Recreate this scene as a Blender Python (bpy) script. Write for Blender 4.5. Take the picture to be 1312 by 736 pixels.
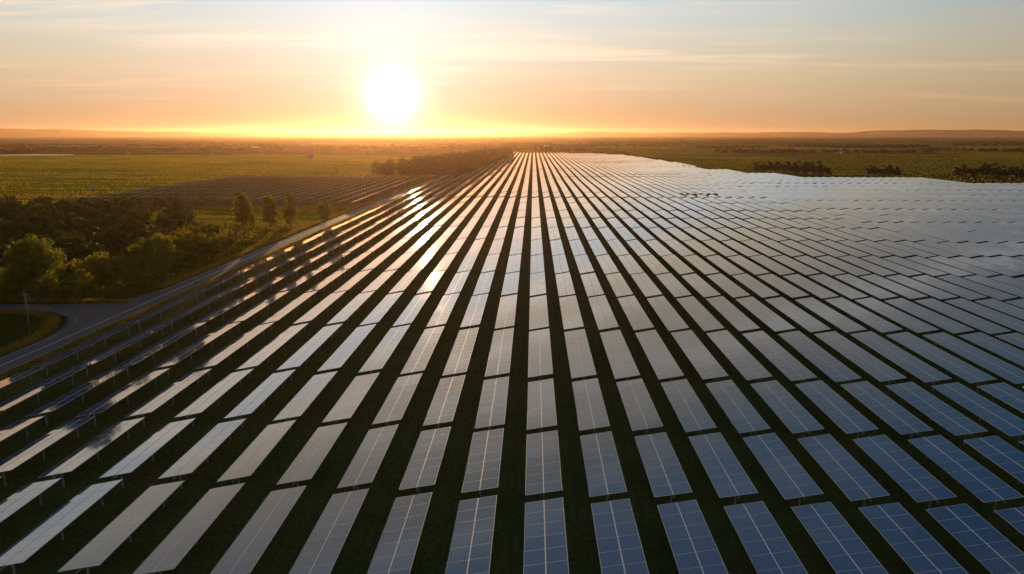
import bpy, math, random
import numpy as np
from mathutils import Vector, Matrix
R = math.radians
random.seed(7); rng = np.random.default_rng(7)
for o in list(bpy.data.objects): bpy.data.objects.remove(o)
scene = bpy.context.scene
col = scene.collection

# ---------------------------------------------------------------- camera
CAM_H = 42.4; PITCH = 12.6; YAW = 1.757; FPX = 875.0
cam_d = bpy.data.cameras.new('camera'); cam = bpy.data.objects.new('camera', cam_d); col.objects.link(cam)
cam_d.lens = 24.0; cam_d.sensor_width = 36.0; cam_d.clip_start = 0.5; cam_d.clip_end = 80000
cam.location = (0, 0, CAM_H); cam.rotation_euler = (R(90 - PITCH), 0, R(YAW))
scene.camera = cam

# ---------------------------------------------------------------- light
SUN_EL = 2.75; SUN_AZ = -11.34                    # degrees; azimuth from +Y, negative = left
sd = Vector((math.sin(R(SUN_AZ)) * math.cos(R(SUN_EL)), math.cos(R(SUN_AZ)) * math.cos(R(SUN_EL)), math.sin(R(SUN_EL))))
sun_d = bpy.data.lights.new('sun', 'SUN'); sun = bpy.data.objects.new('sun', sun_d); col.objects.link(sun)
sun_d.energy = 5.0; sun_d.angle = R(0.6); sun_d.color = (1.0, 0.60, 0.27)
sun.rotation_euler = sd.to_track_quat('Z', 'Y').to_euler(); sun.location = (0, 0, 300)

vs = scene.view_settings
vs.view_transform = 'Standard'; vs.look = 'None'; vs.gamma = 1.0; vs.use_curve_mapping = False
vs.exposure = 0.0

world = bpy.data.worlds.new('World'); scene.world = world; world.use_nodes = True
wt = world.node_tree; wt.nodes.clear()
class NT:
    """small helper that writes node graphs"""
    def __init__(s, tree): s.t = tree
    def n(s, kind, **kw):
        nd = s.t.nodes.new(kind)
        for k, v in kw.items(): setattr(nd, k, v)
        return nd
    def put(s, sock, v):
        if v is None: return
        if isinstance(v, bpy.types.NodeSocket): s.t.links.new(v, sock)
        else: sock.default_value = v
    def math(s, op, a, b=None, c=None, clamp=False):
        nd = s.n('ShaderNodeMath', operation=op, use_clamp=clamp)
        for i, v in enumerate((a, b, c)): s.put(nd.inputs[i], v)
        return nd.outputs[0]
    def vmath(s, op, a, b=None):
        nd = s.n('ShaderNodeVectorMath', operation=op); s.put(nd.inputs[0], a); s.put(nd.inputs[1], b)
        return nd.outputs['Value'] if op in ('DOT_PRODUCT', 'LENGTH', 'DISTANCE') else nd.outputs[0]
    def sep(s, v): nd = s.n('ShaderNodeSeparateXYZ'); s.put(nd.inputs[0], v); return nd.outputs
    def comb(s, x, y, z):
        nd = s.n('ShaderNodeCombineXYZ'); [s.put(nd.inputs[i], v) for i, v in enumerate((x, y, z))]; return nd.outputs[0]
    def mix(s, f, a, b, mode='MIX'):
        nd = s.n('ShaderNodeMix', data_type='RGBA', blend_type=mode)
        s.put(nd.inputs[0], f); s.put(nd.inputs[6], a); s.put(nd.inputs[7], b); return nd.outputs[2]
    def maprange(s, v, a, b, c=0.0, d=1.0, smooth=True):
        nd = s.n('ShaderNodeMapRange'); nd.interpolation_type = 'SMOOTHSTEP' if smooth else 'LINEAR'
        for i, x in enumerate((v, a, b, c, d)): s.put(nd.inputs[i], x)
        return nd.outputs[0]
    def noise(s, vec, scale, detail=4, rough=.55, dist=0.0):
        nd = s.n('ShaderNodeTexNoise'); s.put(nd.inputs['Vector'], vec); nd.inputs['Scale'].default_value = scale
        nd.inputs['Detail'].default_value = detail; nd.inputs['Roughness'].default_value = rough
        nd.inputs['Distortion'].default_value = dist; return nd.outputs[0]
    def ramp(s, f, stops, interp='LINEAR'):
        nd = s.n('ShaderNodeValToRGB'); s.put(nd.inputs[0], f); cr = nd.color_ramp; cr.interpolation = interp
        while len(cr.elements) < len(stops): cr.elements.new(.5)
        for e, (p, c) in zip(cr.elements, stops): e.position = p; e.color = (*c, 1) if len(c) == 3 else c
        return nd.outputs[0]
W = NT(wt)
skyt = W.n('ShaderNodeTexSky', sky_type='NISHITA', sun_disc=False)
skyt.sun_elevation = R(SUN_EL); skyt.sun_rotation = R(SUN_AZ); skyt.altitude = 100
skyt.air_density = 1.0; skyt.dust_density = 2.0; skyt.ozone_density = 2.0
dirv = W.vmath('NORMALIZE', W.n('ShaderNodeTexCoord').outputs['Generated'])
dx, dy, dz = W.sep(dirv)
cosang = W.vmath('DOT_PRODUCT', dirv, tuple(sd))
ang = W.math('MULTIPLY', W.math('ARCCOSINE', W.math('MINIMUM', cosang, 0.999999)), 180 / math.pi)
up = W.math('MAXIMUM', dz, 0.0)
elev = W.math('MULTIPLY', W.math('ARCSINE', up), 180 / math.pi)
# base sky from the Nishita model, a little greyer (thin milky cloud over the whole sky)
SKY_K = 0.10
base = W.vmath('SCALE', skyt.outputs[0]); base.node.inputs['Scale'].default_value = SKY_K
# milky veil high up
veilcol = W.ramp(W.math('DIVIDE', elev, 60.0), [(0, (.74, .44, .21)), (.0225, (.73, .48, .25)), (.073, (.71, .57, .37)), (.123, (.60, .61, .53)), (.17, (.43, .58, .66)), (.29, (.25, .345, .44)), (.40, (.18, .28, .37)), (.5, (.060, .18, .33)), (.75, (.014, .085, .20)), (1, (.012, .07, .18))])
away = W.maprange(ang, 14, 78, 1.07, .42)
veil = W.mix(1.0, veilcol, W.comb(away, away, away), 'MULTIPLY')
skyc = W.mix(0.98, base, veil)
# warm, milky evening light in the mid sky on the sun's side
wf = W.math('MULTIPLY', W.math('MULTIPLY', W.maprange(ang, 62, 20), W.maprange(elev, 9.5, 14)), W.maprange(elev, 37, 23))
skyc = W.mix(wf, skyc, W.mix(1.0, skyc, (1.55, 1.0, .58, 1), 'MULTIPLY'))
# thin streaky cirrus
inv = W.math('DIVIDE', 1.0, W.math('ADD', up, 0.045))
cvec = W.comb(W.math('MULTIPLY', W.math('ADD', W.math('MULTIPLY', dx, inv), W.math('MULTIPLY', W.math('MULTIPLY', dy, inv), .18)), .34), W.math('MULTIPLY', W.math('MULTIPLY', dy, inv), 1.25), 0.0)
cl = W.noise(cvec, 1.0, 7, .58, .35)
cl2 = W.noise(cvec, .35, 3, .5, .2)
cmask = W.math('MULTIPLY', W.maprange(cl, .45, .66), W.maprange(cl2, .38, .58))
cmask = W.math('MULTIPLY', cmask, W.math('MULTIPLY', W.maprange(elev, 1.2, 4.5), W.maprange(elev, 30, 60, 1, .3)))
ccol = W.ramp(W.math('DIVIDE', elev, 30.0), [(0, (.85, .50, .28)), (.2, (.86, .66, .48)), (.5, (.72, .68, .62)), (1, (.4, .45, .5))])
cl_near = W.maprange(ang, 3, 45, 1.3, 1.0)
skyc = W.mix(W.math('MULTIPLY', cmask, .92), skyc, W.mix(1.0, ccol, W.comb(cl_near, cl_near, cl_near), 'MULTIPLY'))
# aureole of the sun in the moist air, and the blinding disc itself
def glow(width, power, amp, c):
    e = W.math('EXPONENT', W.math('MULTIPLY', W.math('POWER', W.math('DIVIDE', ang, width), power), -1.0))
    return W.mix(1.0, W.comb(*[W.math('MULTIPLY', e, amp * k) for k in c]), (1, 1, 1, 1), 'MULTIPLY')
for g in (glow(13.0, 1.6, .26, (.25, .66, .98)), glow(31.0, 2.2, .23, (1, .76, .50))):
    skyc = W.mix(1.0, skyc, g, 'ADD')
# the air right under the sun swallows more of its light close to the horizon
dim = W.math('SUBTRACT', 1.0, W.math('MULTIPLY', W.math('MULTIPLY', W.math('EXPONENT', W.math('DIVIDE', ang, -34.0)), W.math('EXPONENT', W.math('DIVIDE', elev, -4.5))), .92))
skyc = W.mix(1.0, skyc, W.comb(dim, W.math('POWER', dim, 1.1), W.math('POWER', dim, 1.1)), 'MULTIPLY')
for g in (glow(1.4, 1.5, 2.6, (1, .92, .80)), glow(4.2, 1.15, .34, (.8, .92, 1.0))):
    skyc = W.mix(1.0, skyc, g, 'ADD')
bg = W.n('ShaderNodeBackground'); W.put(bg.inputs[0], skyc); bg.inputs[1].default_value = 1.0
wo = W.n('ShaderNodeOutputWorld'); wt.links.new(bg.outputs[0], wo.inputs[0])
world.cycles.sampling_method = 'MANUAL'; world.cycles.sample_map_resolution = 1024

# ---------------------------------------------------------------- helpers
PANEL_Z = 2.4
def at(px, py, h=0.0):
    """ground point (height h) seen at a pixel of the 1312x736 photograph"""
    X = (px - 683.5) / (py - 172.0) * (CAM_H - h) / math.cos(R(PITCH))
    Y = (CAM_H - h) * FPX / math.cos(R(PITCH)) ** 2 / (py - 172.0) - (CAM_H - h) * math.tan(R(PITCH))
    return X, Y
def project(p):
    c = Matrix.Rotation(R(-YAW), 3, 'Z') @ (Vector(p) - Vector((0, 0, CAM_H)))
    cp, sp = math.cos(R(PITCH)), math.sin(R(PITCH))
    depth = c.y * cp - c.z * sp; upc = c.y * sp + c.z * cp
    if depth < .1: return None
    return 656 + FPX * c.x / depth, 368 - FPX * upc / depth, depth
class MB:
    """collects quads/tris and links them as one mesh"""
    def __init__(s): s.v = []; s.f = []; s.m = []
    def add(s, vs, fs, mi=0):
        b = len(s.v); s.v += [tuple(v) for v in vs]; s.f += [tuple(b + i for i in f) for f in fs]; s.m += [mi] * len(fs)
    def box(s, x0, x1, y0, y1, z0, z1, mi=0, M=None):
        vs = [(x0,y0,z0),(x1,y0,z0),(x1,y1,z0),(x0,y1,z0),(x0,y0,z1),(x1,y0,z1),(x1,y1,z1),(x0,y1,z1)]
        if M is not None: vs = [tuple(M @ Vector(v)) for v in vs]
        s.add(vs, [(0,3,2,1),(4,5,6,7),(0,1,5,4),(1,2,6,5),(2,3,7,6),(3,0,4,7)], mi)
    def tube(s, pts, rad, n=8, mi=0):
        pts = [Vector(p) for p in pts]; rings = []
        for i, p in enumerate(pts):
            d = (pts[min(i+1, len(pts)-1)] - pts[max(i-1, 0)]).normalized()
            a = d.orthogonal().normalized(); b = d.cross(a)
            r = rad[i] if isinstance(rad, (list, tuple)) else rad
            rings.append([p + a * math.cos(2*math.pi*k/n) * r + b * math.sin(2*math.pi*k/n) * r for k in range(n)])
        vs = [v for rg in rings for v in rg]; fs = []
        for i in range(len(pts)-1):
            for k in range(n): fs.append((i*n+k, i*n+(k+1)%n, (i+1)*n+(k+1)%n, (i+1)*n+k))
        fs.append(tuple(reversed(range(n)))); fs.append(tuple(range((len(pts)-1)*n, len(pts)*n)))
        s.add(vs, fs, mi)
    def mesh(s, name, mats, smooth=False):
        me = bpy.data.meshes.new(name); me.from_pydata(s.v, [], s.f)
        for m in (mats if isinstance(mats, (list, tuple)) else [mats]): me.materials.append(m)
        me.polygons.foreach_set('material_index', s.m)
        if smooth: me.polygons.foreach_set('use_smooth', [True] * len(me.polygons))
        me.update(); return me
    def build(s, name, mats, parent=None, smooth=False, loc=(0,0,0)):
        return link(name, s.mesh(name, mats, smooth), parent, loc)
def link(name, data, parent=None, loc=(0,0,0), rz=0.0):
    o = bpy.data.objects.new(name, data); col.objects.link(o); o.location = loc; o.rotation_euler.z = rz
    if parent is not None: o.parent = parent
    return o
def np_mesh(name, verts, faces4, mats, mi=None, smooth=False):
    """fast mesh from numpy arrays: verts (n,3), faces (m,4) or (m,3)"""
    me = bpy.data.meshes.new(name); k = faces4.shape[1]
    me.vertices.add(len(verts)); me.vertices.foreach_set('co', verts.astype(np.float32).ravel())
    me.loops.add(faces4.size); me.loops.foreach_set('vertex_index', faces4.astype(np.int32).ravel())
    me.polygons.add(len(faces4)); me.polygons.foreach_set('loop_start', np.arange(0, faces4.size, k, dtype=np.int32))
    me.polygons.foreach_set('loop_total', np.full(len(faces4), k, dtype=np.int32))
    for m in (mats if isinstance(mats, (list, tuple)) else [mats]): me.materials.append(m)
    if mi is not None: me.polygons.foreach_set('material_index', mi.astype(np.int32))
    me.update(calc_edges=True); me.validate(); return me
def tag(o, label=None, cat=None, group=None, kind=None):
    for k, v in (('label', label), ('category', cat), ('group', group), ('kind', kind)):
        if v: o[k] = v
    return o
def copy_tree(o, parent=None):
    c = o.copy(); col.objects.link(c)
    if parent is not None: c.parent = parent
    for ch in [x for x in o.children]: copy_tree(ch, c)
    return c
def material(name):
    m = bpy.data.materials.new(name); m.use_nodes = True; m.node_tree.nodes.clear(); N = NT(m.node_tree)
    out = N.n('ShaderNodeOutputMaterial'); return m, N, out
def pbsdf(N, out, color, rough=.6, metal=0.0, ior=1.5, bump=None, bstr=.3, bdist=.05, spec=.5, disp=None):
    p = N.n('ShaderNodeBsdfPrincipled'); N.put(p.inputs['Base Color'], color if isinstance(color, bpy.types.NodeSocket) else (*color, 1))
    N.put(p.inputs['Roughness'], rough); N.put(p.inputs['Metallic'], metal); N.put(p.inputs['IOR'], ior); N.put(p.inputs['Specular IOR Level'], spec)
    if bump is not None:
        b = N.n('ShaderNodeBump'); b.inputs['Strength'].default_value = bstr; b.inputs['Distance'].default_value = bdist
        N.put(b.inputs['Height'], bump); N.put(p.inputs['Normal'], b.outputs[0])
    if out is not None: N.t.links.new(p.outputs[0], out.inputs[0])
    return p
def simple(name, color, rough=.6, metal=0.0, var=.25, scale=3.0):
    m, N, out = material(name)
    nz = N.noise(N.n('ShaderNodeTexCoord').outputs['Object'], scale, 5)
    c = N.mix(nz, tuple(k * (1 - var) for k in color) + (1,), tuple(min(1, k * (1 + var)) for k in color) + (1,))
    pbsdf(N, out, c, rough, metal); return m

# ---------------------------------------------------------------- materials
def mat_ground():
    m, N, out = material('fields')
    P = N.n('ShaderNodeNewGeometry').outputs['Position']; x, y, z = N.sep(P)
    wob = N.noise(P, .0016, 3)
    v = N.comb(N.math('ADD', N.math('MULTIPLY', x, 1/520), N.math('MULTIPLY', wob, .35)), N.math('ADD', N.math('MULTIPLY', y, 1/300), N.math('MULTIPLY', x, .00022)), 0.0)
    vo = N.n('ShaderNodeTexVoronoi'); N.put(vo.inputs['Vector'], v); vo.inputs['Scale'].default_value = 1.0; vo.inputs['Randomness'].default_value = .8
    r = N.sep(vo.outputs['Color'])[0]
    c = N.ramp(r, [(0, (.030, .042, .014)), (.16, (.085, .085, .022)), (.32, (.045, .060, .016)), (.46, (.075, .055, .030)), (.6, (.060, .080, .018)), (.74, (.11, .095, .035)), (.86, (.035, .048, .016)), (.95, (.13, .115, .06))], 'CONSTANT')
    # the broad golden meadow on the left
    mead = N.math('MULTIPLY', N.math('MULTIPLY', N.maprange(x, -90, -104), N.maprange(y, 1500, 1380)), N.maprange(y, 250, 330))
    band = N.noise(N.comb(N.math('MULTIPLY', x, .0016), N.math('MULTIPLY', y, .012), 0.0), 1.0, 4, .55, .4)
    mc = N.ramp(band, [(.30, (.035, .060, .008)), (.40, (.10, .105, .012)), (.48, (.15, .12, .018)), (.54, (.05, .075, .008)), (.60, (.11, .12, .012)), (.70, (.14, .085, .020))])
    c = N.mix(mead, c, mc)
    near = N.math('MULTIPLY', N.maprange(x, -60, -90), N.maprange(y, 470, 380))
    n1 = N.noise(P, .035, 5, .6); n2 = N.noise(P, .5, 5, .65)
    gc = N.ramp(n1, [(.3, (.030, .050, .008)), (.5, (.055, .075, .010)), (.68, (.10, .095, .014))])
    c = N.mix(near, c, gc)
    c = N.mix(1.0, c, N.ramp(n2, [(.25, (.62, .62, .62)), (.75, (1.3, 1.3, 1.25))]), 'MULTIPLY')
    c = N.mix(1.0, c, (1.5, 1.5, 1.35, 1), 'MULTIPLY')
    h = N.math('ADD', N.math('MULTIPLY', n2, .6), N.noise(P, 4.0, 3))
    pbsdf(N, out, c, .95, bump=h, bstr=1.0, bdist=1.4, spec=0.0); return m
def mat_array_ground():
    m, N, out = material('array_grass')
    P = N.n('ShaderNodeNewGeometry').outputs['Position']
    n1 = N.noise(P, .12, 5, .6); n2 = N.noise(P, 1.6, 6, .7)
    c = N.ramp(n1, [(.3, (.080, .115, .032)), (.5, (.125, .155, .045)), (.66, (.155, .14, .05)), (.8, (.17, .13, .06))])
    c = N.mix(1.0, c, N.ramp(n2, [(.25, (.45, .45, .45)), (.75, (1.45, 1.4, 1.3))]), 'MULTIPLY')
    # worn wheel ruts running down every aisle
    xr = N.math('ADD', N.sep(P)[0], N.math('MULTIPLY', N.noise(P, .04, 3), .9))
    rut = N.maprange(N.math('PINGPONG', N.math('ADD', N.math('MODULO', N.math('ADD', xr, 1000 * 7.36 - .65 - 1.55 + 7.36), 7.36), 0.0), .9), .28, .08)
    inr = N.math('LESS_THAN', N.math('MODULO', N.math('ADD', xr, 1000 * 7.36 - .65 + 3.2), 7.36), 2.9)
    c = N.mix(N.math('MULTIPLY', N.math('MULTIPLY', rut, inr), N.maprange(n1, .35, .65, .15, .7)), c, (.12, .085, .05, 1))
    pbsdf(N, out, c, .95, bump=n2, bstr=1.0, bdist=.25, spec=0.0); return m
def mat_asphalt():
    m, N, out = material('asphalt')
    P = N.n('ShaderNodeNewGeometry').outputs['Position']; x = N.sep(P)[0]
    n1 = N.noise(N.vmath('MULTIPLY', P, (1.2, .08, 1)), .8, 5, .6); n2 = N.noise(P, 9.0, 4)
    c = N.ramp(n1, [(.3, (.075, .072, .072)), (.6, (.125, .117, .115)), (.8, (.17, .155, .145))])
    c = N.mix(.35, c, N.ramp(n2, [(.3, (.04, .04, .04)), (.7, (.13, .13, .13))]))
    pbsdf(N, out, c, .75, bump=n2, bstr=.3, bdist=.02, spec=.4); return m
def mat_glass():
    m, N, out = material('solar_cells')
    uv = N.n('ShaderNodeUVMap').outputs[0]; u, v, _ = N.sep(uv)     # metres across / along the module
    def line(co, period, w):
        f = N.math('PINGPONG', co, period / 2)
        return N.math('LESS_THAN', f, w / 2)
    cellgap = N.math('MAXIMUM', line(u, .35, .022), line(v, .39, .014))
    info = N.n('ShaderNodeObjectInfo').outputs['Random']
    P = N.n('ShaderNodeNewGeometry').outputs['Position']
    nz = N.noise(P, .9, 3)
    mod = N.n('ShaderNodeTexWhiteNoise', noise_dimensions='3D'); N.put(mod.inputs['Vector'], N.vmath('FLOOR', N.vmath('MULTIPLY', N.vmath('ADD', P, (.0, .0, 0)), (1/2.1, 1/2.36, 0))))
    base = N.mix(N.math('ADD', N.math('MULTIPLY', info, .6), N.math('MULTIPLY', nz, .4)), (.004, .050, .165, 1), (.010, .075, .215, 1))
    c = N.mix(N.math('MULTIPLY', cellgap, .7), base, (.13, .20, .27, 1))
    dust = N.noise(N.vmath('MULTIPLY', P, (1, .35, 1)), .5, 5, .65)
    c = N.mix(N.math('MULTIPLY', N.maprange(dust, .35, .8), .10), c, (.24, .21, .17, 1))
    rough = N.maprange(dust, .3, .8, .04, .075)
    p = pbsdf(N, out, c, rough, 0, 1.75, spec=.5)
    p.inputs['Coat Weight'].default_value = .6; p.inputs['Coat IOR'].default_value = 1.5; N.put(p.inputs['Coat Roughness'], .05)
    return m
def mat_leaf(name, ca, cb, trans=.35, sc=.45):
    m, N, out = material(name)
    tc = N.n('ShaderNodeTexCoord').outputs['Object']
    n1 = N.noise(tc, sc, 3); rnd = N.n('ShaderNodeNewGeometry').outputs['Random Per Island']
    f = N.math('ADD', N.math('MULTIPLY', N.maprange(n1, .3, .7), .6), N.math('MULTIPLY', rnd, .4))
    c = N.mix(f, (*ca, 1), (*cb, 1))
    p = pbsdf(N, None, c, .6, spec=.3)
    t = N.n('ShaderNodeBsdfTranslucent'); N.put(t.inputs[0], N.mix(1.0, c, (1.35, 1.25, .6, 1), 'MULTIPLY'))
    mx = N.n('ShaderNodeMixShader'); mx.inputs[0].default_value = trans
    N.t.links.new(p.outputs[0], mx.inputs[1]); N.t.links.new(t.outputs[0], mx.inputs[2]); N.t.links.new(mx.outputs[0], out.inputs[0])
    return m
def mat_water():
    m, N, out = material('pond_water')
    pbsdf(N, out, (.03, .04, .04), .3, bump=N.noise(N.n('ShaderNodeNewGeometry').outputs['Position'], .8, 3), bstr=.15); return m
M_ground = mat_ground(); M_array = mat_array_ground(); M_road = mat_asphalt(); M_glass = mat_glass()
M_alu = simple('brushed_aluminium', (.50, .60, .70), .6, .0, .12)
M_steel = simple('galvanised_steel', (.30, .31, .32), .85, 0, .2)
M_pole = simple('dull_pole_paint', (.12, .12, .12), .7, 0, .2)
M_back = simple('panel_backsheet', (.30, .29, .28), .6, 0, .1)
M_paint = simple('road_paint', (.62, .60, .56), .7, 0, .3, 1.2)
M_white = simple('white_paint', (.40, .38, .36), .95, 0, .08)
M_conc = simple('concrete', (.33, .32, .30), .85, 0, .15)
M_bark = simple('bark', (.14, .11, .08), .9, 0, .4, 2.0)
M_woodp = simple('weathered_wood', (.20, .16, .12), .85, 0, .35)
M_dirt = simple('dirt_track', (.22, .18, .11), .95, 0, .3, .3)
M_roof = simple('clay_tiles', (.26, .20, .16), .8, 0, .25)
M_lens = simple('lamp_glass', (.75, .70, .55), .2)
M_leafA = mat_leaf('leaves_round', (.085, .115, .012), (.24, .25, .022), .52)
M_leafP = mat_leaf('leaves_poplar', (.11, .15, .012), (.34, .29, .025), .62)
M_leafD = mat_leaf('leaves_dark_wood', (.034, .060, .006), (.11, .12, .010), .3)
M_leafS = mat_leaf('leaves_shrub', (.070, .10, .010), (.30, .27, .02), .56)
M_leafF = mat_leaf('leaves_far', (.024, .032, .011), (.050, .055, .016), .2, .05)
M_grassG = mat_leaf('grass_golden', (.16, .13, .02), (.38, .28, .05), .65, .15)
M_grassD = mat_leaf('grass_dark', (.075, .115, .025), (.19, .18, .05), .4, .2)
M_water = mat_water()

# ---------------------------------------------------------------- the land
gx = np.array([-19500, -9000, -3000, -600, -200, 0, 200, 600, 3000, 9000, 19500.]); gy = np.array([-3000, -300, 0, 200, 600, 1600, 4000, 10000, 19500.])
vv = np.array([(a, b, 0) for b in gy for a in gx]); nx = len(gx)
ff = np.array([(j*nx+i, j*nx+i+1, (j+1)*nx+i+1, (j+1)*nx+i) for j in range(len(gy)-1) for i in range(nx-1)])
tag(link('ground', np_mesh('ground', vv, ff, M_ground)), kind='structure')

# outline of the big array (metres): clockwise from the near left
OUT = [(-91, 20), (-91, 640), (-76, 690), (-66, 900), (-52, 1160), (-52, 1589), (67, 1555), (183, 1461), (212, 1012), (206, 887), (241, 773), (260, 726), (301, 672), (363, 659), (429, 604), (520, 560), (520, 20)]
def inside(x, y, poly=OUT):
    c = False; j = len(poly) - 1
    for i in range(len(poly)):
        xi, yi = poly[i]; xj, yj = poly[j]
        if (yi > y) != (yj > y) and x < (xj - xi) * (y - yi) / (yj - yi) + xi: c = not c
        j = i
    return c
def flat(name, poly, z, m, **kw):
    o = MB(); o.add([(x, y, z) for x, y in poly], [tuple(range(len(poly)))])
    ob = o.build(name, m)
    if ob.data.polygons[0].normal.z < 0: ob.data.flip_normals()
    return tag(ob, **kw)
flat('array_ground', OUT, .02, M_array, kind='structure')
flat('array_ground', [(-308, 405), (-106, 405), (-100, 700), (-308, 700)], .03, M_array, kind='structure')

# road, junction, lane, kerbs
def ribbon(pts, w, z, thick=0.0):
    mb = MB(); L = []
    for i, p in enumerate(pts):
        a = Vector(pts[max(i-1, 0)]); b = Vector(pts[min(i+1, len(pts)-1)]); d = (b - a).normalized(); n = Vector((-d.y, d.x))
        q = Vector(p); L.append((q + n * w / 2, q - n * w / 2))
    v = []
    for a, b in L: v += [(a.x, a.y, z), (b.x, b.y, z)]
    f = [(2*i, 2*i+1, 2*i+3, 2*i+2) for i in range(len(L)-1)]
    mb.add(v, f)
    if thick:
        v2 = []
        for a, b in L: v2 += [(a.x, a.y, z - thick), (b.x, b.y, z - thick)]
        mb.add(v2 + v, [(2*i, 2*i+2, 2*i+2+len(v), 2*i+len(v)) for i in range(len(L)-1)] + [(2*i+1, 2*i+1+len(v), 2*i+3+len(v), 2*i+3) for i in range(len(L)-1)])
    return mb
road_pts = [(-99.5, 20)] + [(-99.6 + (0 if y < 330 else 9 * ((y - 330) / 400) ** 1.6), y) for y in range(60, 760, 20)]
tag(ribbon(road_pts, 7.0, .045).build('road', M_road), kind='structure')
# side road joining with flared corners
junc = [(-103.0, 187), (-104.5, 178), (-107.5, 170.5), (-112, 167), (-125, 165.4), (-260, 165.4), (-260, 160.6), (-128, 160.6), (-118, 158.6), (-110.5, 154), (-105.5, 146), (-103.0, 136)]
flat('side_road', junc, .040, M_road, kind='structure')
lm = MB()
for k in range(0, 36):
    y0 = 40 + k * 20
    def cx(y): return -99.6 + (0 if y < 330 else 9 * ((y - 330) / 400) ** 1.6)
    lm.add([(cx(y0) - .13, y0, .054), (cx(y0) + .13, y0, .054), (cx(y0+20) + .13, y0 + 20, .054), (cx(y0+20) - .13, y0 + 20, .054)], [(0, 1, 2, 3)])
for sx in (-3.25, 3.25):
    for k in range(0, 34):
        y0 = 40 + k * 20
        if sx < 0 and 130 < y0 + 10 < 190: continue
        lm.add([(cx(y0) + sx - .06, y0, .054), (cx(y0) + sx + .06, y0, .054), (cx(y0+20) + sx + .06, y0 + 20, .054), (cx(y0+20) + sx - .06, y0 + 20, .054)], [(0, 1, 2, 3)])
tag(lm.build('road_markings', M_paint), kind='structure')
M_kerb = simple('worn_kerb', (.13, .12, .10), .9, 0, .4, 1.5)
def kerb(pts, w=.18): return tag(ribbon(pts, w, .14, .14).build('kerb', M_kerb), kind='structure')
kerb([(-260, 160.4), (-128, 160.4), (-118, 158.4), (-110.7, 153.8), (-105.8, 145.8), (-103.4, 136), (-103.3, 40)])
kerb([(-95.9 , y) for y in range(40, 330, 20)])
track = [(-99, 323), (-112, 322), (-130, 326), (-160, 335), (-210, 352)]
tag(ribbon(track, 3.0, .05).build('track', M_dirt), kind='structure')

# ---------------------------------------------------------------- solar tables
TILT = R(10.2); WID = 4.30; PITCHX = 7.36; GAP = 1.65
ys_c = [36754 / (y - 172) - 8.95 for y in (636, 551, 484, 421.5, 378.6, 349.4, 325.9, 306.3, 290.6, 278.7, 269.2, 259.7, 252.5)]
BOUND = [ys_c[0] - 17.8] + ys_c
while BOUND[-1] < 1590: BOUND.append(BOUND[-1] + 38.0)
WIDE = {len(ys_c)}                                  # service lane
B_RIGHT = [36754 / (y - 172) - 8.95 for y in (324.5, 307.6, 282.7, 266.4, 255.6, 242.6)]
while B_RIGHT[-1] < 1590: B_RIGHT.append(B_RIGHT[-1] + 76.0)
def slope_matrix(extra): return Matrix.Translation((0, 0, PANEL_Z)) @ Matrix.Rotation(-TILT - R(extra), 4, 'Y')
def extra_tilt(x):
    """the rows nearer the road lean further towards the sun"""
    return round(2 * min(1.5, max(0.0, (-x - 8) / 50 * 1.5))) / 2 if x > -95 else 0.0
protos = {}
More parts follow.
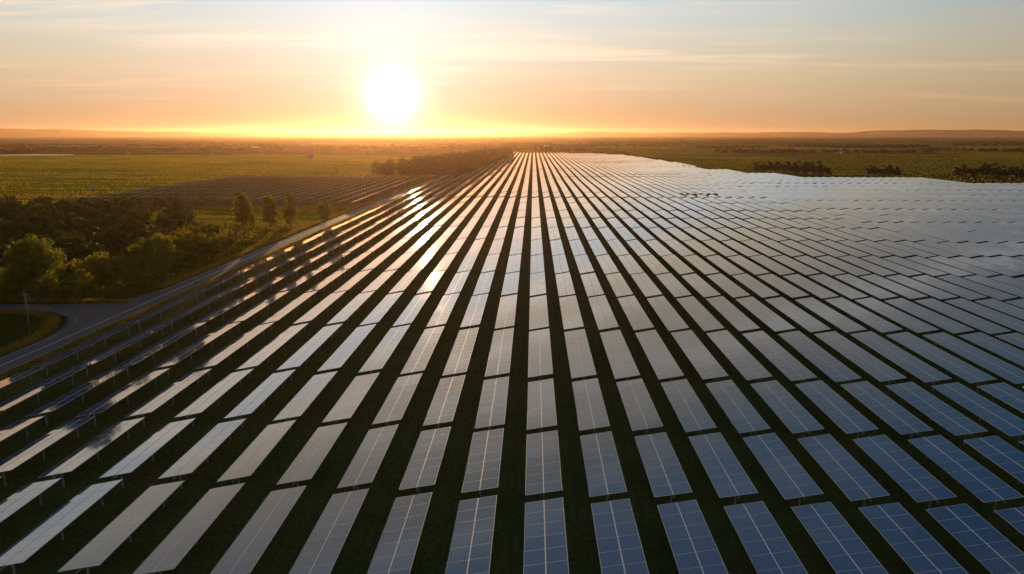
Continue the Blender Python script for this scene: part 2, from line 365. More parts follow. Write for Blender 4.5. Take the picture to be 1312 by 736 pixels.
def make_table(length, extra=0.0):
    """one tracker table: cells, frame, torque tube, bracket rails, posts"""
    key = (round(length, 1), extra)
    if key in protos: return protos[key]
    n = max(1, round(length / 2.38)); ml = length / n; S = slope_matrix(extra); rr = random.Random(int(key[0] * 10 + extra * 2))
    hw = WID / 2
    cells = MB(); uvs = []
    for i in range(n):
        for sx in (-1, 1):
            x0, x1 = (-hw + .05, -.055) if sx < 0 else (.055, hw - .05)
            y0, y1 = -length/2 + i*ml + .03, -length/2 + (i+1)*ml - .03
            a, b = rr.gauss(0, .0022), rr.gauss(0, .0016)
            q = []
            for (x, y) in ((x0,y0),(x1,y0),(x1,y1),(x0,y1)):
                z = .028 + (x - (x0+x1)/2) * a + (y - (y0+y1)/2) * b
                q.append(S @ Vector((x, y, z)))
                uvs.append((x - x0, y - y0))
            cells.add(q, [(0,1,2,3)], 0)
    m_cells = cells.mesh('solar_panels', [M_glass])
    uvl = m_cells.uv_layers.new(name='UVMap'); uvl.data.foreach_set('uv', np.array(uvs, dtype=np.float32).ravel())
    fr = MB(); t, z0, z1 = .05, 0.0, .034
    fr.box(-hw, -hw + t, -length/2, length/2, z0, z1, 0, S); fr.box(hw - t, hw, -length/2, length/2, z0, z1, 0, S)
    fr.box(-.055, .055, -length/2 + .03, length/2 - .03, z0, z1, 0, S)
    for i in range(n + 1):
        yc = -length/2 + i*ml; yc = min(max(yc, -length/2 + .03), length/2 - .03)
        fr.box(-hw + t, -.055, yc - .02, yc + .02, z0 + .001, z1 - .003, 0, S); fr.box(.055, hw - t, yc - .02, yc + .02, z0 + .001, z1 - .003, 0, S)
    fr.box(-hw + .01, hw - .01, -length/2 + .01, length/2 - .01, -.02, -.001, 1, S)
    m_fr = fr.mesh('panel_frame', [M_alu, M_back])
    tb = MB(); tb.tube([(0, -length/2 - .30, PANEL_Z - .2), (0, length/2 + .30, PANEL_Z - .2)], .085, 8)
    m_tb = tb.mesh('torque_tube', [M_steel])
    rl = MB(); k = max(3, round(length / 2.4))
    for i in range(k + 1):
        y = -length/2 + .3 + (length - .6) * i / k
        rl.box(-hw + .25, hw - .25, y - .03, y + .03, -.11, -.022, 0, S)
    for xx in (-1.1, 1.1): rl.box(xx - .04, xx + .04, -length/2 + .1, length/2 - .1, -.10, -.03, 0, S)
    m_rl = rl.mesh('support_grid', [M_steel])
    po = MB(); po.box(-.09, .09, -.06, .06, -1.0, PANEL_Z - .12, 0)
    m_po = po.mesh('post', [M_steel])
    npst = max(3, round(length / 6.5)); py = [-length/2 + 1.2 + (length - 2.4) * i / (npst - 1) for i in range(npst)]
    dm = MB(); dm.box(-.24, .24, -.32, .32, PANEL_Z - .62, PANEL_Z - .30, 0)
    m_dm = dm.mesh('drive_motor', [M_steel])
    protos[key] = dict(cells=m_cells, fr=m_fr, tb=m_tb, rl=m_rl, po=m_po, py=py, dm=m_dm, length=length)
    return protos[key]

def undul(x, y):
    a = min(1.0, y / 500.0)
    return a * .5 * (.35 * math.sin(y / 61 + x / 90) + .22 * math.sin(y / 27 - x / 55 + 1.3)) + .05 * math.sin(y / 9 + x / 5)
slots = []      # (x centre, y centre, length, rank, column)
K0, K1 = -12, 62
for k in range(K0, K1 + 1):
    x = -.65 + 2.1 + k * PITCHX
    right = x > 150
    bs = BOUND if not right else [b for b in BOUND if b < 225] + B_RIGHT
    for i in range(len(bs) - 1):
        g = GAP
        y0, y1 = bs[i] + g/2, bs[i+1] - g/2
        if not right and i + 1 in WIDE: y1 -= 1.8
        if not right and i in WIDE: y0 += 1.8
        yo = min(max(-x * .06, 0), 2.6) if not right else 0
        y0 += yo; y1 += yo
        if not (inside(x - 2, y0 + 6) and inside(x + 2, y1 - 6)): continue
        # leave out what lies well outside the view
        mid = project((x, max(y1, 58), 2)); 
        if mid is None or mid[0] < -160 or mid[0] > 1312 + 260: continue
        if right and y1 - y0 > 50:
            h = (y0 + y1) / 2; slots.append((x, (y0 + h) / 2, h - y0 - .08, i, k, 'nearer half of ')); slots.append((x, (y1 + h) / 2, y1 - h - .08, i, k, 'farther half of '))
        else: slots.append((x, (y0 + y1) / 2, y1 - y0, i, k, ''))
def area(s):
    x, y, L = s[:3]; P = []
    for sx, sy in ((-1,-1),(1,-1),(1,1),(-1,1)):
        p = project((x + sx * 2.1, y + sy * L / 2, PANEL_Z + sx * .44))
        P.append((min(max(p[0], 0), 1312), min(max(p[1], 0), 736)))
    return abs(sum(P[i][0]*P[(i+1)%4][1] - P[(i+1)%4][0]*P[i][1] for i in range(4))) / 2
slots = [(s, area(s)) for s in slots]; slots.sort(key=lambda t: -t[1])
near = [s for s, a in slots[:300]]; far = [s for s, a in slots[300:]]
print('TABLES', len(slots), 'smallest single', slots[299][1])

_o = 'zeroth first second third fourth fifth sixth seventh eighth ninth tenth eleventh twelfth thirteenth fourteenth fifteenth sixteenth seventeenth eighteenth nineteenth'.split()
_t = {2: 'twenty', 3: 'thirty', 4: 'forty', 5: 'fifty', 6: 'sixty'}
def ordinal(n): return _o[n] if n < 20 else (_t[n // 10][:-1] + 'ieth' if n % 10 == 0 else _t[n // 10] + '-' + _o[n % 10])
def table_label(s):
    x, y, L, i, k, half = s; p = project((x, y, PANEL_Z))
    sx = (p[0] - 656) / 656; sy = (p[1] - 368) / 368
    blue = sx * .9 + sy * .75
    look = 'dark blue' if blue > .62 else 'grey blue' if blue > .22 else 'pale beige' if blue > -.2 else 'amber lit'
    colw = 'in the upright centre column' if k == 0 else '%s column %s of upright one' % (ordinal(abs(k)), 'left' if k < 0 else 'right')
    return '%s solar table, %s%s rank up, %s' % (look, half, ordinal(i + 1), colw)
masters = {}
assert len({table_label(s) for s in near}) == len(near), 'labels repeat'
trng = random.Random(3)
for s in near:
    x, y, L, i, k, half = s; pr = make_table(L, extra_tilt(x)); key = (round(L, 1), extra_tilt(x))
    if key not in masters:
        root = bpy.data.objects.new('solar_table', None); col.objects.link(root); root.empty_display_size = .5
        link('solar_panels', pr['cells'], root); link('panel_frame', pr['fr'], root); link('torque_tube', pr['tb'], root)
        link('support_grid', pr['rl'], root); link('drive_motor', pr['dm'], root)
        for yy in pr['py']: link('post', pr['po'], root, (0, yy, 0))
        masters[key] = root; o = root
    else: o = copy_tree(masters[key])
    o.location = (x, y, undul(x, y)); o.rotation_euler = (trng.gauss(0, .0022), trng.gauss(0, .006), 0)
    tag(o, table_label(s), 'solar table', 'solar panel tables in long parallel rows')

# the rest of the rows and the second array: one object
far2 = []
for c in range(0, 23):
    x = -303 + c * 8.6 + 4
    y = 412.0
    while y + 36 < 692:
        far2.append((x, y + 17.5, 34.0)); y += 34.4
def stuff_tables(items):
    V = {'a': [], 'f': [], 'm': [], 'uv': []}; off = 0
    cache = {}
    for it in items:
        x, y, L = it[:3]; key = (round(L, 1), extra_tilt(x)); pr = make_table(L, extra_tilt(x))
        if key not in cache:
            vs_, fs_, ms_, us_ = [], [], [], []; o2 = 0
            for me, mi, skip in ((pr['cells'], 0, 0), (pr['fr'], 1, 0), (pr['tb'], 3, 0)):
                v = np.empty(len(me.vertices)*3, dtype=np.float32); me.vertices.foreach_get('co', v); v = v.reshape(-1, 3)
                quads = np.array([list(p.vertices) for p in me.polygons if len(p.vertices) == 4]); pm = np.array([p.material_index for p in me.polygons if len(p.vertices) == 4])
                vs_.append(v); fs_.append(quads + o2); ms_.append(pm + mi)
                if me.uv_layers:
                    u = np.empty(len(me.loops)*2, dtype=np.float32); me.uv_layers[0].data.foreach_get('uv', u); us_.append(u.reshape(-1, 2))
                else: us_.append(np.zeros((quads.size, 2), dtype=np.float32))
                o2 += len(v)
            me = pr['po']; v = np.empty(len(me.vertices)*3, dtype=np.float32); me.vertices.foreach_get('co', v); v = v.reshape(-1, 3)
            quads = np.array([list(p.vertices) for p in me.polygons])
            for yy in pr['py']:
                vs_.append(v + np.array([0, yy, 0])); fs_.append(quads + o2); ms_.append(np.full(len(quads), 3)); us_.append(np.zeros((quads.size, 2), dtype=np.float32)); o2 += len(v)
            cache[key] = (np.vstack(vs_), np.vstack(fs_), np.concatenate(ms_), np.vstack(us_))
        v, f, m_, u = cache[key]
        v = v.copy(); tl = trng.gauss(0, .0045); tp = trng.gauss(0, .0022)
        hi = v[:, 2] > 1.0; vz = v[:, 2].copy()
        v[:, 2] = np.where(hi, vz - v[:, 0] * tl + v[:, 1] * tp, vz)
        v += np.array([x, y, undul(x, y)])
        V['a'].append(v); V['f'].append(f + off); V['m'].append(m_); V['uv'].append(u); off += len(v)
    va = np.vstack(V['a']); fa = np.vstack(V['f']); ma = np.concatenate(V['m']); ua = np.vstack(V['uv'])
    me = bpy.data.meshes.new('far_solar_tables')
    me.vertices.add(len(va)); me.vertices.foreach_set('co', va.astype(np.float32).ravel())
    me.loops.add(fa.size); me.loops.foreach_set('vertex_index', fa.astype(np.int32).ravel())
    me.polygons.add(len(fa)); me.polygons.foreach_set('loop_start', np.arange(0, fa.size, 4, dtype=np.int32)); me.polygons.foreach_set('loop_total', np.full(len(fa), 4, dtype=np.int32))
    for m in (M_glass, M_alu, M_back, M_steel): me.materials.append(m)
    me.polygons.foreach_set('material_index', ma.astype(np.int32))
    me.update(calc_edges=True)
    ul = me.uv_layers.new(name='UVMap'); ul.data.foreach_set('uv', ua.astype(np.float32).ravel())
    return link('far_solar_tables', me)
tag(stuff_tables(far + far2), 'distant solar tables merging into a shining sheet, with a second block across the road', 'solar tables', kind='stuff')

# ---------------------------------------------------------------- vegetation
def leaf_quads(P, size, rg, outward=None):
    n = len(P); nrm = rg.normal(size=(n, 3)); 
    if outward is not None: nrm = nrm * .8 + outward
    nrm /= np.linalg.norm(nrm, axis=1)[:, None] + 1e-9
    a = np.cross(nrm, rg.normal(size=(n, 3))); a /= np.linalg.norm(a, axis=1)[:, None] + 1e-9; b = np.cross(nrm, a)
    s = (size * rg.uniform(.6, 1.35, n))[:, None]
    q = np.stack([P - a*s*.5 - b*s*.35, P + a*s*.5 - b*s*.2, P + a*s*.45 + b*s*.4, P - a*s*.35 + b*s*.35], axis=1)
    return q.reshape(-1, 3)
def crown(rg, cz, rx, rz, nclump, nleaf, size, shape='round', low=-.9):
    pts = []; outs = []
    C = []
    while len(C) < nclump:
        p = rg.uniform(-1, 1, 3)
        if shape == 'round':
            r = np.linalg.norm(p)
            if r > 1 or r < .35 or p[2] < low: continue
        elif shape == 'cone':
            w = (1 - (p[2] + 1) / 2) ** .75 * .95 + .07
            if p[2] < -.25: w *= .55 + .6 * (p[2] + 1)
            if math.hypot(p[0], p[1]) > w: continue
        C.append(p)
    C = np.array(C) * np.array([rx, rx, rz]) * rg.uniform(.80, 1.04, (nclump, 1))
    per = nleaf // nclump
    for c in C:
        rad = rg.uniform(.16, .30) * (rx if shape == 'round' else rx * 1.0)
        d = rg.normal(size=(per, 3)); d /= np.linalg.norm(d, axis=1)[:, None]
        rr = rad * rg.uniform(.25, 1, (per, 1)) ** .55
        p = c + d * rr * np.array([1.15, 1.15, .85]); pts.append(p); outs.append(d)
    P = np.vstack(pts); O = np.vstack(outs); P[:, 2] += cz
    return leaf_quads(P, size, rg, O)
def tree_meshes(seed, h, rx, kind, nclump, nleaf, size, mat, bole=.25, tr=.25):
    rg = np.random.default_rng(seed); rd = random.Random(seed)
    z0 = h * bole; cz = (h + z0) / 2; rz = (h - z0) / 2
    q = crown(rg, cz, rx, rz, nclump, nleaf, size, kind)
    cm = np_mesh('crown', q, np.arange(len(q)).reshape(-1, 4), mat)
    t = MB(); lean = rd.uniform(-.03, .03)
    pts = [(lean*h*f + rd.uniform(-.05, .05), rd.uniform(-.05, .05), h * f) for f in (0, .12, .3, .5, .7, .86)]
    t.tube(pts, [tr*1.35, tr, tr*.8, tr*.6, tr*.35, tr*.12], 8)
    for i in range(7):
        f = rd.uniform(bole * .9, .7); a = rd.uniform(0, 6.28); L = rx * rd.uniform(.5, .85)
        p0 = Vector((lean*h*f, 0, h*f)); d = Vector((math.cos(a), math.sin(a), .7))
        t.tube([p0, p0 + d * L * .5, p0 + d * L + Vector((0, 0, L * .15))], [tr*.4, tr*.25, tr*.08], 5)
    return cm, t.mesh('trunk', [M_bark], True)
def place_tree(name, meshes, x, y, s, label, cat='tree', group=None, rz=None, z=0):
    o = bpy.data.objects.new(name, None); col.objects.link(o); o.location = (x, y, z); o.rotation_euler.z = random.uniform(0, 6.28) if rz is None else rz
    o.scale = s if isinstance(s, tuple) else (s, s, s)
    link('crown', meshes[0], o); link('trunk', meshes[1], o)
    return tag(o, label, cat, group)
T_big = tree_meshes(1, 17.6, 7.4, 'round', 120, 15000, .42, M_leafA, .2, .3)
T_mid = tree_meshes(2, 13, 6.4, 'round', 80, 10000, .42, M_leafA, .06, .25)
T_mid2 = tree_meshes(3, 10.5, 6.2, 'round', 70, 9000, .40, M_leafS, .03, .2)
T_pop = [tree_meshes(10 + i, 18, 3.9, 'cone', 80, 6500, .5, M_leafP, .08, .2) for i in range(3)]
T_small = tree_meshes(20, 11.5, 4.2, 'round', 45, 4000, .5, M_leafP, .12, .18)
T_wood = [tree_meshes(30 + i, 14, 5.2, 'round', 45, 3600, .62, M_leafD, .12, .2) for i in range(3)]
T_shrub = [tree_meshes(40 + i, 5.5, 3.6, 'round', 26, 2400, .42, M_leafS, .0, .1) for i in range(2)]
T_farc = [tree_meshes(50 + i, 13, 5.5, 'round', 26, 1200, 1.1, M_leafF, .08, .2) for i in range(2)]

place_tree('round_tree', T_big, *at(36, 393), 1.0, 'big round leafy tree with bare lower trunk beside the side road')
place_tree('round_tree', T_mid2, *at(122, 377), 1.0, 'low rounded tree just behind the road junction, right of the big round tree')
place_tree('round_tree', T_mid2, *at(152, 370), (.72, .72, .85), 'smaller rounded tree squeezed between two larger ones by the road junction')
place_tree('round_tree', T_mid, *at(194, 358), 1.0, 'domed tree with yellow-green rim standing up from the roadside hedge')
# roadside hedge of shrubs
for i, (px, py, s) in enumerate([(66, 389, .75), (84, 387, .62), (100, 384, .7), (172, 366, .8), (214, 345, 1.2), (232, 336, 1.5), (250, 333, 1.6), (268, 327, 1.4), (284, 322, 1.0), (262, 303, .95), (276, 301, .8), (248, 300, 1.0), (300, 298, .6), (8, 391, .9), (-12, 390, 1.0)]):
    place_tree('shrub', T_shrub[i % 2], *at(px, py), s, 'leafy roadside shrub in the hedge between round trees and poplars', 'shrub', 'shrubs along the roadside hedge')
PL = ['tallest pointed poplar, leftmost of the row beside the dirt track', 'pointed poplar second from the left of its row', 'slimmer poplar third from left in the row by the dirt track']
for (px, py, h), lb, T in zip([(309, 293, 19.2), (344, 291, 17.6), (370, 289, 15.4)], PL, T_pop):
    place_tree('poplar_tree', T, *at(px, py), (h/18 * 1.3, h/18 * 1.3, h/18), lb, 'tree', 'poplars by the dirt track')
place_tree('poplar_tree', T_pop[1], *at(320, 294), (.55, .55, .55), 'short poplar filling the gap right of the tallest poplar', 'tree')
place_tree('small_tree', T_small, *at(415, 287), 1.0, 'small rounded tree at the right end of the poplar row by the road')
# dark wood on the left: single trees
wrng = random.Random(12)
wood_n = 0
for j in range(13):
    for i in range(16):
        px = 236 - i * 17 + wrng.uniform(-6, 6) - j * 2; py = 277 + j * 6.2 + wrng.uniform(-2, 2)
        if px > 238 - max(0, (j - 4)) * 10.5: continue
        if j > 9 and px > 110: continue
        x, y = at(px, py)
        s = wrng.uniform(.62, .86) * (1.0 if j < 6 else .85)
        if wrng.random() < .28: continue
        place_tree('wood_tree', T_wood[wrng.randrange(3)], x, y, (s, s, s * wrng.uniform(.9, 1.1)), 'dark leafy tree in the dense wood behind the round trees', 'tree', 'trees of the dark wood')
        wood_n += 1
print('WOOD', wood_n)
# lone trees in the meadow
place_tree('meadow_tree', T_small, *at(430, 222), .75, 'lone dark tree in the golden meadow above the second array')
place_tree('meadow_tree', T_shrub[0], *at(405, 224), .8, 'tiny bush left of the lone meadow tree')
# trees on the far right edge of the array
GL = {'a': 'dark tree in the leftmost clump beyond the array edge', 'b': 'dark tree in the small middle clump beyond the array edge', 'c': 'dark tree in the long right-hand clump beyond the array edge'}
for g, lst in {'a': [(968, 218, .9), (976, 219, .75), (984, 219, .95), (993, 220, 1.0), (1003, 221, 1.1), (1012, 222, 1.0), (1021, 222, 1.15), (1031, 223, 1.05), (1040, 223, 1.2), (1049, 224, 1.0), (1057, 224, .6)],
               'b': [(1108, 224, .95), (1116, 224.5, .8), (1126, 224, .9), (1134, 225, .95), (1143, 225, .8)],
               'c': [(1216, 225, .85), (1226, 225.5, 1.0), (1236, 226, .8), (1247, 226, 1.15), (1256, 226, 1.2), (1266, 227, .95), (1275, 227, 1.05), (1286, 227, .9), (1296, 228, 1.2), (1306, 228, 1.1), (1316, 228, 1.2), (1328, 229, 1.1)]}.items():
    for i, (px, py, s) in enumerate(lst):
        place_tree('distant_tree', T_farc[i % 2], *at(px, py), s, GL[g], 'tree', 'tree clump %s beyond the array' % {'a': 'left', 'b': 'middle', 'c': 'right'}[g])
# shrubs growing in the service lane
for i, px in enumerate((872, 880, 889, 898, 906, 915)):
    place_tree('lane_shrub', T_shrub[i % 2], *at(px, 253.0), (.75, .75, .62), 'dark shrub growing in the lane between the distant tables', 'shrub', 'shrubs in the service lane')
# wood left of the array's far end: reads as one mass
def mass(name, spots, rgseed, mat, per, size, label, cat):
    rg = np.random.default_rng(rgseed); Q = []
    for x, y, r, h in spots:
        d = rg.normal(size=(per, 3)); d /= np.linalg.norm(d, axis=1)[:, None]; d[:, 2] = np.abs(d[:, 2]) * 1.0
        k = rg.uniform(.55, 1.08, (per, 1))
        P = np.array([x, y, h * .25]) + d * k * np.array([r, r, h * .72]); P[:, 2] = np.maximum(P[:, 2] - rg.uniform(0, h * .3, per), .3)
        Q.append(leaf_quads(P, size, rg, d))
    q = np.vstack(Q); return tag(link(name, np_mesh(name, q, np.arange(len(q)).reshape(-1, 4), mat)), label, cat, kind='stuff')
sp = []
for i in range(420):
    t = random.random(); y = 725 + t * 700; x0 = -172 + t * 95 ; 
    x1 = -98 + t * 36; x = x0 + (x1 - x0) * random.random()
    if t > .55: x = -112 + (t - .55) * 60 + random.random() * 42
    sp.append((x, y, random.uniform(4, 7), random.uniform(12, 19)))
mass('woodland', sp, 5, M_leafF, 260, 1.5, 'golden-brown wood beside the far left edge of the array', 'woodland')
sp = []
frng = random.Random(99)
for i in range(120):
    d = 1500 * (10 ** (frng.random() * .85)); a = frng.uniform(-42, 40)
    x = d * math.sin(R(a)); y = d * math.cos(R(a))
    if y < 1650: continue
    L = frng.uniform(80, 520) * (d / 2500) ** .6; th = frng.gauss(0, .25); n = int(L / 11)
    for k in range(min(n, 60)):
        f = k / max(1, n) - .5
        sp.append((x + f * L * math.cos(th) + frng.gauss(0, 5), y + f * L * math.sin(th) + frng.gauss(0, 8), frng.uniform(5, 9) * (1 + d / 9000), frng.uniform(6, 10)))
mass('tree_lines', sp, 6, M_leafF, 36, 4.2, 'hazy tree lines and hedgerows across the far plain', 'tree lines')

# golden verge grass along the road, darker grass under the tables
def blades(name, P, hmin, hmax, w, mat, label, seed, per=5):
    rg = np.random.default_rng(seed); n = len(P) * per
    B = np.repeat(P, per, axis=0) + np.column_stack([rg.normal(0, .16, n), rg.normal(0, .16, n), np.zeros(n)])
    h = rg.uniform(hmin, hmax, n); a = rg.uniform(0, 6.28, n); d = np.column_stack([np.cos(a), np.sin(a), np.zeros(n)]) * (w * .5)
    ln = np.column_stack([rg.normal(0, .3, n) * h, rg.normal(0, .3, n) * h, h])
    tri = np.stack([B - d, B + d, B + ln], axis=1).reshape(-1, 3)
    return tag(link(name, np_mesh(name, tri, np.arange(len(tri)).reshape(-1, 3), mat)), label, 'grass', kind='stuff')
P = []
for i in range(9000):
    y = rng.uniform(60, 420)
    P.append((-95.6 + abs(rng.normal(0, 1.2)), y, 0))
for i in range(11000):
    y = rng.uniform(60, 420); x = -104.2 - abs(rng.normal(0, 1.6))
    if 137 < y < 186: continue
    P.append((x, y, 0))
for i in range(2600):
    t = rng.uniform(); pts = [(-150, 159), (-128, 159), (-118, 157), (-111.5, 152.5), (-107, 145), (-104.6, 134)]
    j = min(4, int(t * 5)); f = t * 5 - j; P.append((pts[j][0] * (1-f) + pts[j+1][0] * f - abs(rng.normal(0, 1.1)), pts[j][1] * (1-f) + pts[j+1][1] * f - abs(rng.normal(0, 1.1)), 0))
for i in range(3000): P.append((rng.uniform(-175, -104), 167.6 + abs(rng.normal(0, 1.6)), 0))
blades('verge_grass', np.array(P), .25, .75, .10, M_grassG, 'golden tufts of long grass edging the road and junction', 3)
def mat_meadow():
    m, N, out = material('meadow_grass')
    P = N.n('ShaderNodeNewGeometry').outputs['Position']; x, y, z = N.sep(P)
    band = N.noise(N.comb(N.math('ADD', N.math('MULTIPLY', x, .0018), 3.7), N.math('ADD', N.math('MULTIPLY', y, .011), N.math('MULTIPLY', x, .0022)), 0.0), 1.0, 4, .55, .4)
    c = N.ramp(band, [(.34, (.07, .14, .008)), (.41, (.22, .25, .012)), (.46, (.42, .32, .020)), (.505, (.07, .13, .008)), (.55, (.30, .29, .014)), (.61, (.40, .28, .024)), (.66, (.08, .13, .010))])
    c = N.mix(1.0, c, N.ramp(N.n('ShaderNodeNewGeometry').outputs['Random Per Island'], [(0, (.9, .9, .9)), (1, (1.1, 1.08, 1.05))]), 'MULTIPLY')
    p = pbsdf(N, None, c, .8, spec=.1); t = N.n('ShaderNodeBsdfTranslucent'); N.put(t.inputs[0], c)
    mx = N.n('ShaderNodeMixShader'); mx.inputs[0].default_value = .68
    N.t.links.new(p.outputs[0], mx.inputs[1]); N.t.links.new(t.outputs[0], mx.inputs[2]); N.t.links.new(mx.outputs[0], out.inputs[0]); return m
M_meadow = mat_meadow()
def field_points(n, x0, x1, y0, y1, keep, seed, pw=1.0):
    rg = np.random.default_rng(seed); x = rg.uniform(x0, x1, n); y = y0 + (y1 - y0) * rg.uniform(size=n) ** pw
    k = keep(x, y); return np.column_stack([x[k], y[k], np.zeros(k.sum())])
arr2 = lambda x, y: (x > -306) & (x < -106) & (y > 408) & (y < 696)
A = field_points(300000, -1100, -104, 330, 1450, lambda x, y: ~arr2(x, y) & (x < np.where(y > 700, -80, -104)) & (np.abs(x) < y * .95 + 40), 21, 1.25)
B = field_points(70000, -420, -105, 190, 440, lambda x, y: ~arr2(x, y) & (np.abs(x) < y * .95 + 40), 22)
C = field_points(170000, 200, 1900, 600, 2600, lambda x, y: (x > 225 + np.maximum(0, 760 - y) * 1.45) & (x < y * .95), 23, 1.2)
blades('meadow_grass', A, .3, .62, .75, M_meadow, 'golden-green grass of the broad meadow left of the array', 31, 1)
blades('pasture_grass', B, .2, .55, .45, M_meadow, 'rough grass around the poplars and roadside hedge', 32, 2)
blades('field_crop', C, .28, .6, 1.0, M_meadow, 'green crop on the dim fields right of the array', 33, 1)
P = []
for i in range(34000):
    y = 50 + 130 * rng.uniform() ** 1.3; x = rng.uniform(-92, 110)
    if abs(x) > 30 + y * .95: continue
    P.append((x, y, 0))
blades('array_grass_tufts', np.array(P), .10, .42, .07, M_grassD, 'short dark grass growing in the aisles between the tables', 4)

# ---------------------------------------------------------------- roadside furniture
def root(name, x, y, label, cat, rz=0.0, group=None):
    o = bpy.data.objects.new(name, None); col.objects.link(o); o.location = (x, y, 0); o.rotation_euler.z = rz; return tag(o, label, cat, group)
def street_lamp(x, y, h, label, rz=0.0, arm=1.6):
    r_ = root('street_lamp', x, y, label, 'street lamp', rz, 'street lamps along the road')
    b = MB(); b.box(-.2, .2, -.2, .2, 0, .35); b.build('base', M_conc, r_)
    b = MB(); b.tube([(0, 0, .3), (0, 0, h * .5), (0, 0, h - .3)], [.13, .11, .08]); b.build('pole', M_pole, r_, True)
    b = MB(); b.tube([(0, 0, h - .35), (arm * .2, 0, h - .02), (arm * .75, 0, h + .12)], [.07, .06, .05]); b.build('arm', M_pole, r_, True)
    b = MB(); b.add([(arm*.7,-.14,h+.06),(arm*1.2,-.2,h+.06),(arm*1.2,.2,h+.06),(arm*.7,.14,h+.06),(arm*.72,-.08,h+.22),(arm*1.15,-.12,h+.2),(arm*1.15,.12,h+.2),(arm*.72,.08,h+.22)], [(0,3,2,1),(4,5,6,7),(0,1,5,4),(1,2,6,5),(2,3,7,6),(3,0,4,7)]); hd = b.build('lamp_head', M_pole, r_)
    b = MB(); b.box(arm*.8, arm*1.1, -.1, .1, h+.02, h+.057); b.build('lens', M_lens, hd)
    return r_
street_lamp(*at(88, 395), 7.2, 'grey street lamp with short arm at the mouth of the side road')
street_lamp(*at(481, 267), 5.2, 'distant street lamp beside the road near the second array', 0, .9)
x, y = at(28, 440); r_ = root('utility_pole', x, y, 'thin wooden utility pole on the grass island left of the junction', 'pole')
b = MB(); b.tube([(0,0,0),(0,0,5),(0,0,10.2)], [.17,.14,.11]); b.build('pole', M_woodp, r_, True)
b = MB(); b.box(-.9,.9,-.06,.06,9.5,9.64); ca = b.build('crossarm', M_woodp, r_)
for sx in (-.75, 0.0, .75):
    b = MB(); b.tube([(sx,0,9.64),(sx,0,9.74),(sx,0,9.86)], [.05,.07,.03]); b.build('insulator', M_white, ca, True)
x, y = at(91, 441); r_ = root('road_sign', x, y, 'slim road sign with pale plate on the verge opposite the side road', 'road sign')
b = MB(); b.tube([(0,0,0),(0,0,4.9)], .05); b.build('pole', M_pole, r_, True)
b = MB(); b.box(-.22,.22,-.09,-.06,3.9,4.8); b.build('plate', M_white, r_)
x, y = at(247, 379); r_ = root('marker_post', x, y, 'short dark post beside the outermost solar row and road', 'post')
b = MB(); b.tube([(0,0,0),(0,0,3.4)], [.12,.10]); b.build('post', M_woodp, r_, True)
b = MB(); b.box(-.28,.28,-.2,.2,2.5,3.3); b.build('control_box', M_pole, r_)
# small pale cabins that catch the light
def cabin(x, y, w, d, h, label, name='equipment_cabin', cat='cabin'):
    r_ = root(name, x, y, label, cat, random.uniform(-.4, .4))
    b = MB(); b.box(-w/2, w/2, -d/2, d/2, 0, h); b.build('wall', M_white, r_)
    b = MB(); b.add([(-w/2-.2,-d/2-.2,h+.003),(w/2+.2,-d/2-.2,h+.003),(w/2+.2,d/2+.2,h+.003),(-w/2-.2,d/2+.2,h+.003),(-w/2-.2,0,h+w*.22),(w/2+.2,0,h+w*.22)], [(0,3,2,1),(0,1,5,4),(2,3,4,5),(1,2,5),(3,0,4)]); b.build('roof', M_conc, r_)
    b = MB(); b.box(-w*.12, w*.12, -d/2-.03, -d/2-.003, 0.05, min(h*.85, 2.1)); b.build('door', M_pole, r_)
cabin(*at(110, 243), 1.8, 1.6, 1.9, 'white equipment cabin alone in the meadow left of the second array')
cabin(*at(242, 284), 1.2, 1.0, 1.4, 'small white cabin at the right edge of the dark wood')
cabin(*at(463, 229), 2.2, 1.8, 2.0, 'white cabin behind the second array, left of the brown woodland')

# houses and farm buildings out on the plain
def house_meshes(w, d, h):
    a = MB(); a.box(-w/2, w/2, -d/2, d/2, 0, h); a.add([(-w/2, -d/2, h), (-w/2, d/2, h), (-w/2, 0, h + d*.33), (w/2, -d/2, h), (w/2, d/2, h), (w/2, 0, h + d*.33)], [(0,2,1),(3,4,5)])
    b = MB(); t = .4
    for s in (-1, 1):
        b.add([(-w/2-.5, s*(d/2+.5), h-.33+.02), (w/2+.5, s*(d/2+.5), h-.33+.02), (w/2+.5, 0, h+d*.33+.02), (-w/2-.5, 0, h+d*.33+.02), (-w/2-.5, s*(d/2+.5), h-.33+t), (w/2+.5, s*(d/2+.5), h-.33+t), (w/2+.5, 0, h+d*.33+t), (-w/2-.5, 0, h+d*.33+t)], [(0,1,2,3),(4,7,6,5),(0,4,5,1),(1,5,6,2),(2,6,7,3),(3,7,4,0)])
    return a.mesh('wall', [M_white]), b.mesh('roof', [M_roof])
HM = [house_meshes(9, 7, 4.5), house_meshes(18, 9, 5), house_meshes(30, 14, 6)]
def house(x, y, m, label, group=None, rz=0.0, s=1.0):
    r_ = root('house', x, y, label, 'house', rz, group); r_.scale = (s, s, s)
    link('wall', m[0], r_); link('roof', m[1], r_)
for px, py, mi, s in [(155,197.5,0,.9),(187,197,0,.9),(199,197,1,.7),(266,198,0,.9),(332,198,0,.8),(395,203,0,1.0),(473,192,1,.55),(485,193,1,.5),(470,196,0,.8)]:
    house(*at(px, py), HM[mi], 'tiny pale farmhouse on the hazy plain left of the sun', 'farmhouses on the left plain', random.uniform(-.5, .5), s)
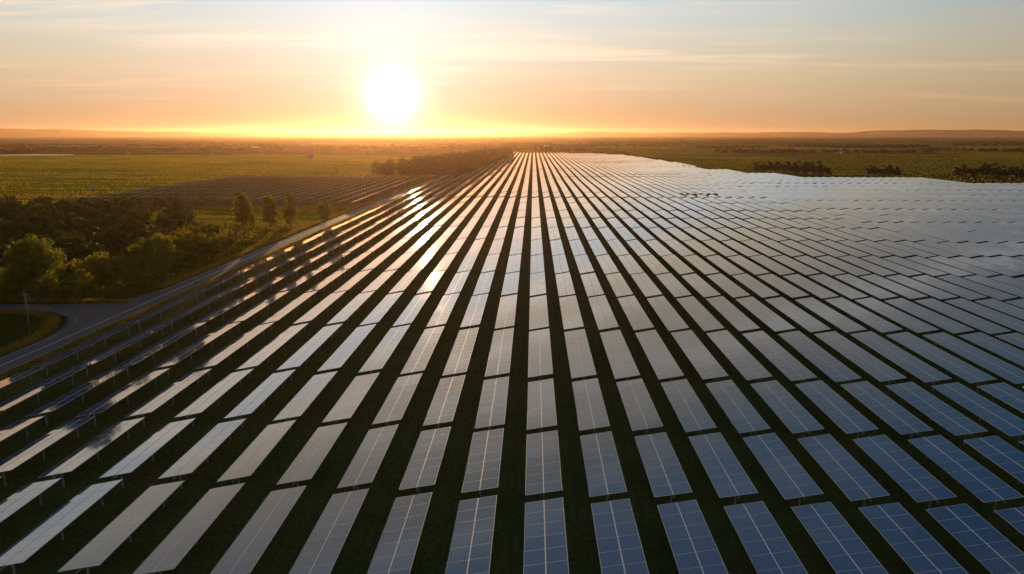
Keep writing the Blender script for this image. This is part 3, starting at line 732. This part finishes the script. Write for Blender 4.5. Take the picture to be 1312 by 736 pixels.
for px, py, mi, s in [(843,196,0,1.0),(874,186.5,1,1.3),(882,190.5,1,.8),(790,190,1,.9),(812,189,0,1.2),(1018,202,0,.8),(1068,196.5,1,.6),(1074,197,0,.9),(1083,189,0,1.3),(1120,185,1,1.2),(1130,186,1,1.0),(700,188,1,.9),(752,186,1,1.0)]:
    house(*at(px, py), HM[mi], 'tiny pale farmhouse on the hazy plain right of the sun', 'farmhouses on the right plain', random.uniform(-.5, .5), s)
# ponds that shine on the plain
for poly in ([(-40, 199.0), (30, 197.8), (84, 198.2), (80, 199.3), (-40, 200.2)], [(258, 192.6), (262, 191.4), (297, 191.6), (296, 192.6)], [(318, 188.2), (345, 188.0), (346, 188.9), (320, 188.9)]):
    flat('water', [at(*p) for p in poly], .10, M_water, kind='structure')

# ---------------------------------------------------------------- far hills
def hills(name, R0, prof, depth, seed):
    rg = random.Random(seed); v = []; f = []; n = len(prof)
    rows = [(0, 0), (.15, .55), (.3, .9), (.45, 1.0), (.7, .8), (1, 0)]
    for a, h in prof:
        for t, k in rows:
            r = R0 + depth * t; v.append((r * math.sin(R(a)), r * math.cos(R(a)), -3 + (h + 3) * k * rg.uniform(.97, 1.03)))
    m = len(rows)
    for i in range(n - 1):
        for j in range(m - 1): f.append((i*m+j, (i+1)*m+j, (i+1)*m+j+1, i*m+j+1))
    b = MB(); b.add(v, f); o = b.build(name, M_ground, None, True); tag(o, kind='structure')
def interp(pts, a):
    for (a0, h0), (a1, h1) in zip(pts, pts[1:]):
        if a0 <= a <= a1: t = (a - a0) / (a1 - a0); t = t*t*(3-2*t); return h0 + (h1-h0)*t
    return pts[-1][1] if a > pts[-1][0] else pts[0][1]
# heading (degrees from +Y) against ridge height
ridge = [(-60, 135), (-42, 132), (-36, 128), (-30, 88), (-22, 62), (-10, 40), (0, 45), (2, 62), (4.5, 92), (9, 60), (13, 70), (18, 72), (20, 84), (23, 66), (27, 112), (31, 116), (36, 92), (42, 105), (60, 120)]
hills('hills', 15500, [(a * .5, 1.18 * interp(ridge, a * .5) + 5 * math.sin(a * .9) + 3 * math.sin(a * 2.3)) for a in range(-120, 121)], 3400, 4)

# ---------------------------------------------------------------- haze
hm, N, out = material('haze_air')
pv = N.n('ShaderNodeVolumePrincipled'); pv.inputs['Color'].default_value = (1.0, .64, .40, 1); pv.inputs['Density'].default_value = 3.0e-5; pv.inputs['Anisotropy'].default_value = .76
hm.node_tree.links.new(pv.outputs[0], out.inputs['Volume'])
b = MB(); b.box(-20000, 20000, -3100, 19800, -5, 166); hz = b.build('haze', hm); tag(hz, kind='stuff')
scene.cycles.volume_bounces = 1
